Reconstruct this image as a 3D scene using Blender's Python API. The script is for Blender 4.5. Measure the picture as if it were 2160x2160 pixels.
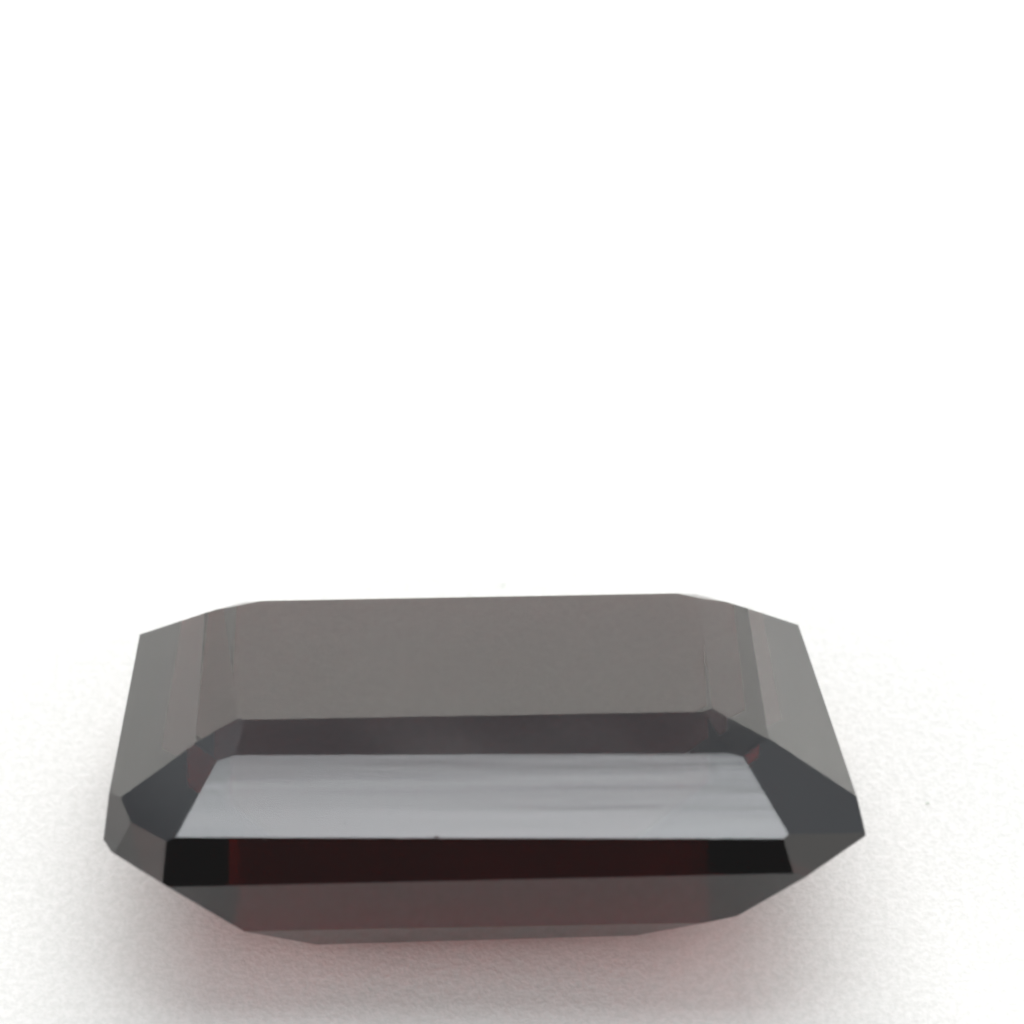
import bpy, bmesh, math, random
from mathutils import Vector

for o in list(bpy.data.objects):
    bpy.data.objects.remove(o)
scene = bpy.context.scene
MM = 0.001

# ---------------------------------------------------------------- camera
ELEV = math.radians(46.0)
cam_d = bpy.data.cameras.new('camera')
cam = bpy.data.objects.new('camera', cam_d)
scene.collection.objects.link(cam)
cam.location = (0.528758 * MM, -83.530187 * MM, 94.445654 * MM)
cam.rotation_euler = (math.radians(90.0) - ELEV, 0.0, 0.0)
cam_d.sensor_fit = 'HORIZONTAL'
cam_d.sensor_width = 36.0
cam_d.lens = 36.0 * 0.12 / 0.0188
cam_d.clip_start = 0.005
cam_d.clip_end = 20.0
cam_d.dof.use_dof = True
cam_d.dof.focus_distance = 0.1234
cam_d.dof.aperture_fstop = 110.0
scene.camera = cam
scene.render.resolution_x = 1024
scene.render.resolution_y = 1024

# ---------------------------------------------------------------- light
world = bpy.data.worlds.new('World')
scene.world = world
world.use_nodes = True
bg = world.node_tree.nodes['Background']
bg.inputs['Strength'].default_value = 0.93
# a dim room: dark towards the horizon, lighter overhead
wn, wl = world.node_tree.nodes, world.node_tree.links
wtc = wn.new('ShaderNodeTexCoord')
wsep = wn.new('ShaderNodeSeparateXYZ')
wl.new(wtc.outputs['Generated'], wsep.inputs[0])
wr = wn.new('ShaderNodeValToRGB')
wl.new(wsep.outputs['Z'], wr.inputs['Fac'])
els = wr.color_ramp.elements
els[0].position, els[0].color = 0.0, (0.10, 0.095, 0.09, 1)
els[1].position, els[1].color = 1.0, (0.58, 0.61, 0.65, 1)
for pos, col in ((0.32, (0.15, 0.15, 0.155, 1)), (0.65, (0.45, 0.475, 0.515, 1))):
    e = els.new(pos)
    e.color = col
wl.new(wr.outputs['Color'], bg.inputs['Color'])


def area(name, loc, aim, sx, sy, radiance, color=(1, 1, 1)):
    d = bpy.data.lights.new(name, 'AREA')
    d.shape = 'RECTANGLE'
    d.size, d.size_y = sx, sy
    d.energy = radiance * math.pi * sx * sy
    d.color = color
    o = bpy.data.objects.new(name, d)
    scene.collection.objects.link(o)
    o.location = loc
    o.rotation_euler = (Vector(aim) - Vector(loc)).to_track_quat('-Z', 'Y').to_euler()
    return o


area('softbox', (0.03, 0.020, 0.32), (0.03, 0.020, 0.0), 0.17, 0.052, 5.9, (0.94, 0.97, 1.0))
area('rear_softbox', (0.07, 0.27, 0.18), (0.0, 0.0, 0.0), 0.50, 0.06, 4.5, (1.0, 0.985, 0.96))
area('backdrop_lamp', (0.0, 0.17, 0.24), (0.0, 0.25, 0.02), 0.30, 0.04, 29.5, (1.0, 0.97, 0.955))
area('upper_left_strip', (-0.18, 0.262, 0.36), (0.0, 0.0, 0.0), 0.27, 0.08, 0.50, (0.92, 0.97, 1.0))  # added lamp out of view, gives the left corner and end facets a reflection
area('upper_right_strip', (0.185, 0.27, 0.345), (0.0, 0.0, 0.0), 0.27, 0.08, 0.38, (0.92, 0.97, 1.0))  # likewise added, for the right corner and end facets to mirror
area('right_fill_softbox', (0.32, -0.22, 0.20), (0.0, 0.0, 0.0), 0.56, 0.40, 0.9, (1.0, 0.98, 0.95))  # added fill, no window: softens the shadow and brightens the right front facet
area('left_fill_softbox', (-0.33, -0.20, 0.18), (0.0, 0.0, 0.0), 0.44, 0.32, 1.6, (1.0, 0.97, 0.93))  # added fill, no window: lifts the shadow at the lower left

scene.render.engine = 'CYCLES'
cy = scene.cycles
cy.caustics_refractive = True
cy.caustics_reflective = True
cy.max_bounces = 16
cy.transmission_bounces = 10
cy.glossy_bounces = 8
cy.diffuse_bounces = 6
cy.filter_width = 2.5
cy.sample_clamp_indirect = 4.0
vs = scene.view_settings
vs.view_transform = 'Standard'
vs.look = 'None'
vs.exposure = 0.0
vs.gamma = 1.0
vs.use_curve_mapping = False


# ---------------------------------------------------------------- materials
def new_mat(name):
    m = bpy.data.materials.new(name)
    m.use_nodes = True
    return m, m.node_tree.nodes, m.node_tree.links, m.node_tree.nodes['Principled BSDF']


def paper_material():
    m, n, l, p = new_mat('white_card')
    tc = n.new('ShaderNodeTexCoord')
    fine = n.new('ShaderNodeTexNoise')
    fine.inputs['Scale'].default_value = 11000.0
    fine.inputs['Detail'].default_value = 4.0
    fine.inputs['Roughness'].default_value = 0.6
    l.new(tc.outputs['Object'], fine.inputs['Vector'])
    mid = n.new('ShaderNodeTexNoise')
    mid.inputs['Scale'].default_value = 5500.0
    mid.inputs['Detail'].default_value = 3.0
    l.new(tc.outputs['Object'], mid.inputs['Vector'])
    add = n.new('ShaderNodeMath')
    add.operation = 'ADD'
    l.new(fine.outputs['Fac'], add.inputs[0])
    l.new(mid.outputs['Fac'], add.inputs[1])
    ramp = n.new('ShaderNodeValToRGB')
    ramp.color_ramp.elements[0].position = 0.62
    ramp.color_ramp.elements[0].color = (0.675, 0.68, 0.657, 1)
    ramp.color_ramp.elements[1].position = 1.0
    ramp.color_ramp.elements[1].color = (0.76, 0.76, 0.742, 1)
    half = n.new('ShaderNodeMath')
    half.operation = 'MULTIPLY'
    half.inputs[1].default_value = 0.8
    l.new(add.outputs[0], half.inputs[0])
    l.new(half.outputs[0], ramp.inputs['Fac'])
    l.new(ramp.outputs['Color'], p.inputs['Base Color'])
    b = n.new('ShaderNodeBump')
    b.inputs['Strength'].default_value = 0.30
    b.inputs['Distance'].default_value = 0.00006
    l.new(add.outputs[0], b.inputs['Height'])
    l.new(b.outputs['Normal'], p.inputs['Normal'])
    p.inputs['Roughness'].default_value = 0.75
    p.inputs['Specular IOR Level'].default_value = 0.25
    return m


def stone_material(name, worn=False, rough=0.03):
    """dark red garnet: tinted refraction, index 1.76; the worn one carries fine polishing lines"""
    m, n, l, p = new_mat(name)
    p.inputs['IOR'].default_value = 1.76
    p.inputs['Base Color'].default_value = (0.97, 0.95, 0.95, 1)
    p.inputs['Transmission Weight'].default_value = 1.0
    tc = n.new('ShaderNodeTexCoord')
    if worn:
        mp = n.new('ShaderNodeMapping')
        mp.inputs['Scale'].default_value = (70.0, 2600.0, 2600.0)
        mp.inputs['Rotation'].default_value = (0.0, 0.0, math.radians(1.5))
        l.new(tc.outputs['Object'], mp.inputs['Vector'])
        st = n.new('ShaderNodeTexNoise')
        st.inputs['Scale'].default_value = 1.0
        st.inputs['Detail'].default_value = 4.0
        l.new(mp.outputs['Vector'], st.inputs['Vector'])
        sm = n.new('ShaderNodeTexNoise')
        sm.inputs['Scale'].default_value = 900.0
        sm.inputs['Detail'].default_value = 2.0
        l.new(tc.outputs['Object'], sm.inputs['Vector'])
        r = n.new('ShaderNodeMapRange')
        r.inputs['From Min'].default_value = 0.3
        r.inputs['From Max'].default_value = 0.7
        r.inputs['To Min'].default_value = 0.14
        r.inputs['To Max'].default_value = 0.18
        l.new(st.outputs['Fac'], r.inputs['Value'])
        l.new(r.outputs['Result'], p.inputs['Roughness'])
        b = n.new('ShaderNodeBump')
        sxx = n.new('ShaderNodeSeparateXYZ')
        l.new(tc.outputs['Object'], sxx.inputs[0])
        ms = n.new('ShaderNodeMapRange')           # the lines are stronger towards one end
        ms.inputs['From Min'].default_value = -3.0 * MM
        ms.inputs['From Max'].default_value = 4.5 * MM
        ms.inputs['To Min'].default_value = 0.08
        ms.inputs['To Max'].default_value = 0.30
        l.new(sxx.outputs['X'], ms.inputs['Value'])
        l.new(ms.outputs['Result'], b.inputs['Strength'])
        b.inputs['Distance'].default_value = 0.00002
        l.new(st.outputs['Fac'], b.inputs['Height'])
        sx = n.new('ShaderNodeSeparateXYZ')
        l.new(tc.outputs['Object'], sx.inputs[0])
        t0 = n.new('ShaderNodeMath')
        t0.operation = 'SUBTRACT'
        t0.inputs[1].default_value = -3.955 * MM
        l.new(sx.outputs['Y'], t0.inputs[0])
        t1 = n.new('ShaderNodeMath')
        t1.operation = 'POWER'
        t1.inputs[1].default_value = 2.0
        l.new(t0.outputs[0], t1.inputs[0])
        dome = n.new('ShaderNodeBump')           # the facet is polished very slightly hollow
        dome.inputs['Strength'].default_value = 1.0
        dome.inputs['Distance'].default_value = 15.0
        l.new(t1.outputs[0], dome.inputs['Height'])
        l.new(dome.outputs['Normal'], b.inputs['Normal'])
        l.new(b.outputs['Normal'], p.inputs['Normal'])
    else:
        sm = n.new('ShaderNodeTexNoise')
        sm.inputs['Scale'].default_value = 420.0
        sm.inputs['Detail'].default_value = 3.0
        l.new(tc.outputs['Object'], sm.inputs['Vector'])
        r = n.new('ShaderNodeMapRange')
        r.inputs['To Min'].default_value = rough
        r.inputs['To Max'].default_value = rough + 0.08
        l.new(sm.outputs['Fac'], r.inputs['Value'])
        l.new(r.outputs['Result'], p.inputs['Roughness'])
    return m


def garnet_core():
    m, n, l, p = new_mat('garnet_core')
    n.remove(p)
    va = n.new('ShaderNodeVolumeAbsorption')
    va.inputs['Color'].default_value = (0.82, 0.30, 0.32, 1)
    va.inputs['Density'].default_value = 2240.0
    l.new(va.outputs['Volume'], n['Material Output'].inputs['Volume'])
    return m


PAPER = paper_material()
STONE = stone_material('garnet')
UNDER = stone_material('garnet_underside', rough=0.05)      # the underside is less finely polished
WORN = stone_material('garnet_worn', worn=True)


def plain(name, col, rough):
    m, n, l, p = new_mat(name)
    tc = n.new('ShaderNodeTexCoord')
    t = n.new('ShaderNodeTexNoise')
    t.inputs['Scale'].default_value = 20000.0
    l.new(tc.outputs['Object'], t.inputs['Vector'])
    mx = n.new('ShaderNodeMix')
    mx.data_type = 'RGBA'
    mx.inputs['A'].default_value = (*[c * 0.8 for c in col], 1)
    mx.inputs['B'].default_value = (*[min(1, c * 1.2) for c in col], 1)
    l.new(t.outputs['Fac'], mx.inputs['Factor'])
    l.new(mx.outputs['Result'], p.inputs['Base Color'])
    p.inputs['Roughness'].default_value = rough
    return m


DUST = plain('dust', (0.52, 0.58, 0.50), 0.8)
SMUDGE = plain('smudge', (0.24, 0.24, 0.25), 0.6)
NICK = plain('nick', (0.05, 0.035, 0.035), 0.35)


def mesh_obj(name, verts, faces, mat, parent=None, smooth=False):
    me = bpy.data.meshes.new(name)
    me.from_pydata(verts, [], faces)
    me.update()
    if smooth:
        for f in me.polygons:
            f.use_smooth = True
    me.materials.append(mat)
    o = bpy.data.objects.new(name, me)
    scene.collection.objects.link(o)
    o.parent = parent
    return o


# ---------------------------------------------------------------- setting: white card that sweeps up behind
def sweep():
    prof = [(-0.30, 0.0), (0.0, 0.0), (0.16, 0.0)]
    R = 0.08
    for i in range(1, 17):
        a = math.radians(90.0 * i / 16)
        prof.append((0.16 + R * math.sin(a), R - R * math.cos(a)))
    prof.append((0.16 + R, 0.107))
    v, f = [], []
    W = 0.45
    for y, z in prof:
        v += [(-W, y, z), (W, y, z)]
    for i in range(len(prof) - 1):
        f.append((2 * i, 2 * i + 1, 2 * i + 3, 2 * i + 2))
    o = mesh_obj('white_card', v, f, PAPER, smooth=True)
    o['kind'] = 'structure'
    o['label'] = 'white card sweeping up behind the gemstone'


sweep()

# ---------------------------------------------------------------- the gemstone: a step cut bounded by flat facets
# each facet is (part name, outward normal, distance of its plane in mm)
FACETS = [
    ('crown_facet',(-0.014588,0.254561,0.966947),4.06107),
    ('crown_facet',(-0.257854,0.220153,0.940768),5.11764),
    ('crown_facet',(-0.501474,0.196983,0.842449),6.02220),
    ('crown_facet',(0.251979,0.256030,0.933250),5.02511),
    ('crown_facet',(0.495437,0.244320,0.833577),5.87109),
    ('crown_facet',(-0.011650,0.000044,0.999932),4.77730),
    ('crown_facet',(-0.129322,0.019732,0.991406),5.21209),
    ('crown_facet',(-0.333431,-0.172801,0.926803),6.53326),
    ('crown_facet',(0.125209,0.062351,0.990169),5.15477),
    ('crown_facet',(0.356063,-0.131134,0.925215),6.57797),
    ('table_facet',(-0.012757,-0.344715,0.938621),5.57505),
    ('crown_facet',(-0.014514,-0.867168,0.497804),6.17879),
    ('crown_facet',(0.006001,-0.990063,-0.140496),4.57133),
    ('pavilion_facet',(0.014078,-0.881480,-0.472012),3.40590),
    ('crown_facet',(-0.635349,-0.634746,0.439804),8.45758),
    ('crown_facet',(-0.822316,-0.328102,0.464916),8.51072),
    ('crown_facet',(0.419353,-0.716947,0.556892),8.09769),
    ('girdle_facet',(-0.168489,0.651828,0.739413),4.57423),
    ('girdle_facet',(0.173133,0.651162,0.738927),4.63344),
    ('girdle_facet',(-0.293632,0.714812,0.634684),4.92037),
    ('girdle_facet',(-0.018206,0.757393,0.652705),3.80344),
    ('girdle_facet',(0.291135,0.717844,0.632409),4.90684),
    ('girdle_facet',(0.984711,0.171249,0.031918),6.32066),
    ('pavilion_facet',(0.545744,-0.592757,-0.592286),4.13662),
    ('pavilion_facet',(0.223935,-0.706405,-0.671450),3.00839),
    ('pavilion_facet',(0.034772,-0.691138,-0.721886),2.34988),
    ('pavilion_facet',(-0.222743,-0.713902,-0.663874),3.29447),
    ('pavilion_facet',(-0.516681,-0.653179,-0.553532),4.49873),
    ('pavilion_facet',(-0.826377,-0.447499,-0.341827),6.44660),
    ('girdle_facet',(-0.992255,0.085677,0.089945),6.93854),
    ('pavilion_facet',(0.000000,0.000000,-1.000000),0.00000),
    ('pavilion_facet',(0.000000,0.940000,-0.340000),4.82455),
    ('pavilion_facet',(-0.808395,0.000000,-0.588641),3.84810),
    ('pavilion_facet',(0.801285,0.000000,-0.598283),3.40886),
    ('pavilion_facet',(-0.401529,-0.401529,-0.823134),2.42315),
    ('pavilion_facet',(0.401529,-0.401529,-0.823134),2.02393),
    ('pavilion_facet',(0.000000,-0.420200,-0.907432),1.18691),
]


def facet_polygon(k):
    name, nn, d = FACETS[k]
    n = Vector(nn).normalized()
    t = n.cross(Vector((1, 0, 0)) if abs(n.x) < .8 else Vector((0, 1, 0))).normalized()
    b = n.cross(t)
    pts = [n * d + (t * s + b * r) * 60 for s, r in ((1, 1), (-1, 1), (-1, -1), (1, -1))]
    for j, (nm, m, c) in enumerate(FACETS):
        if j == k:
            continue
        m = Vector(m).normalized()
        out = []
        for i in range(len(pts)):
            a, q = pts[i - 1], pts[i]
            da, dq = m.dot(a) - c, m.dot(q) - c
            if (da > 0) != (dq > 0):
                out.append(a + (q - a) * (da / (da - dq)))
            if dq <= 0:
                out.append(q)
        pts = out
        if len(pts) < 3:
            return []
    clean = []
    for p in pts:
        if not clean or (p - clean[-1]).length > 1e-5:
            clean.append(p)
    if len(clean) > 1 and (clean[0] - clean[-1]).length < 1e-5:
        clean.pop()
    return clean


gem = bpy.data.objects.new('gemstone', None)
scene.collection.objects.link(gem)
gem.empty_display_size = 0.002
gem.location = (0, 0, 0.00002)
gem['label'] = 'dark red step-cut rectangular gemstone with cut corners lying on white card'
gem['category'] = 'gemstone'
cv, cf = [], []
for k, (name, nn, d) in enumerate(FACETS):
    pts = facet_polygon(k)
    if len(pts) < 3:
        continue
    o = mesh_obj(name, [tuple(p * MM) for p in pts], [tuple(range(len(pts)))], WORN if name == 'table_facet' else UNDER if name == 'pavilion_facet' and nn[2] < -0.5 else STONE, gem)
    if name == 'table_facet':
        o['label'] = 'bright table facet with fine horizontal polishing lines'
    cf.append(tuple(range(len(cv), len(cv) + len(pts))))
    cv += pts
# the coloured substance of the stone, just inside its facets: absorbs light, most of it green and blue
mid = sum(cv, Vector()) / len(cv)
core = mesh_obj('core', [tuple((mid + (p - mid) * 0.997) * MM) for p in cv], cf, garnet_core(), gem)
bm = bmesh.new()
bm.from_mesh(core.data)
bmesh.ops.remove_doubles(bm, verts=bm.verts, dist=2e-6)
bmesh.ops.recalc_face_normals(bm, faces=bm.faces)
bm.to_mesh(core.data)
bm.free()
core['label'] = 'deep red transparent body of the stone inside its facets'


# ---------------------------------------------------------------- small wear: nicks on the front edge of the table, specks on it
def flake(name, centre, axes, mat, parent=None, seed=0, n=7):
    """small irregular faceted crumb: a jagged ring with an apex above and below"""
    rnd = random.Random(seed)
    ux, uy, uz = (Vector(a) for a in axes)
    v = []
    for i in range(n):
        a = 2 * math.pi * i / n
        r = rnd.uniform(0.6, 1.15)
        v.append(Vector(centre) + ux * (math.cos(a) * r) + uy * (math.sin(a) * r) + uz * rnd.uniform(-0.25, 0.25))
    v.append(Vector(centre) + uz)
    v.append(Vector(centre) - uz)
    f = []
    for i in range(n):
        j = (i + 1) % n
        f += [(i, j, n), (j, i, n + 1)]
    return mesh_obj(name, [tuple(p * MM) for p in v], f, mat, parent)


NT = next(Vector(nn).normalized() for nm, nn, d in FACETS if nm == 'table_facet')
XT = Vector((1, 0, 0))
XT = (XT - NT * XT.dot(NT)).normalized()
YT = NT.cross(XT)
for k, (p, sx, sy, sz) in enumerate([((-0.851, -4.689, 4.206), 0.050, 0.040, 0.014), ((-2.530, -4.412, 4.285), 0.030, 0.020, 0.004), ((3.274, -3.440, 4.721), 0.050, 0.012, 0.004), ((2.792, -3.848, 4.564), 0.020, 0.050, 0.003), ((-1.511, -4.701, 4.180), 0.030, 0.015, 0.010), ((1.483, -4.719, 4.227), 0.025, 0.014, 0.010), ((-3.987, -4.676, 4.151), 0.030, 0.012, 0.010)]):
    flake('chip', p, (XT * sx, YT * sy, NT * sz), SMUDGE if sz < 0.006 else NICK, gem, seed=20 + k)

for k, (x, y, sx, sy, rot, label) in enumerate([(8.572, 20.240, 0.028, 0.050, 0.20, 'tiny grey-green dust speck on the white card near the upper right corner'),
    (-7.237, 10.129, 0.050, 0.030, 2.20, 'tiny pale dust speck on the white card at far left, above the stone'),
    (0.359, 5.632, 0.030, 0.040, 0.50, 'tiny dust speck on the white card just behind the middle of the gemstone'),
    (8.535, -0.130, 0.045, 0.025, 0.30, 'tiny dust speck on the white card right of the gemstone')]):
    c, s = math.cos(rot), math.sin(rot)
    o = flake('dust_speck', (0, 0, 0), ((c * sx, s * sx, 0), (-s * sy, c * sy, 0), (0, 0, 0.012)), DUST, seed=50 + k)
    o.location = (x * MM, y * MM, 0.014 * MM)
    o['label'] = label
    o['category'] = 'dust speck'
    o['group'] = 'dust specks on the white card'
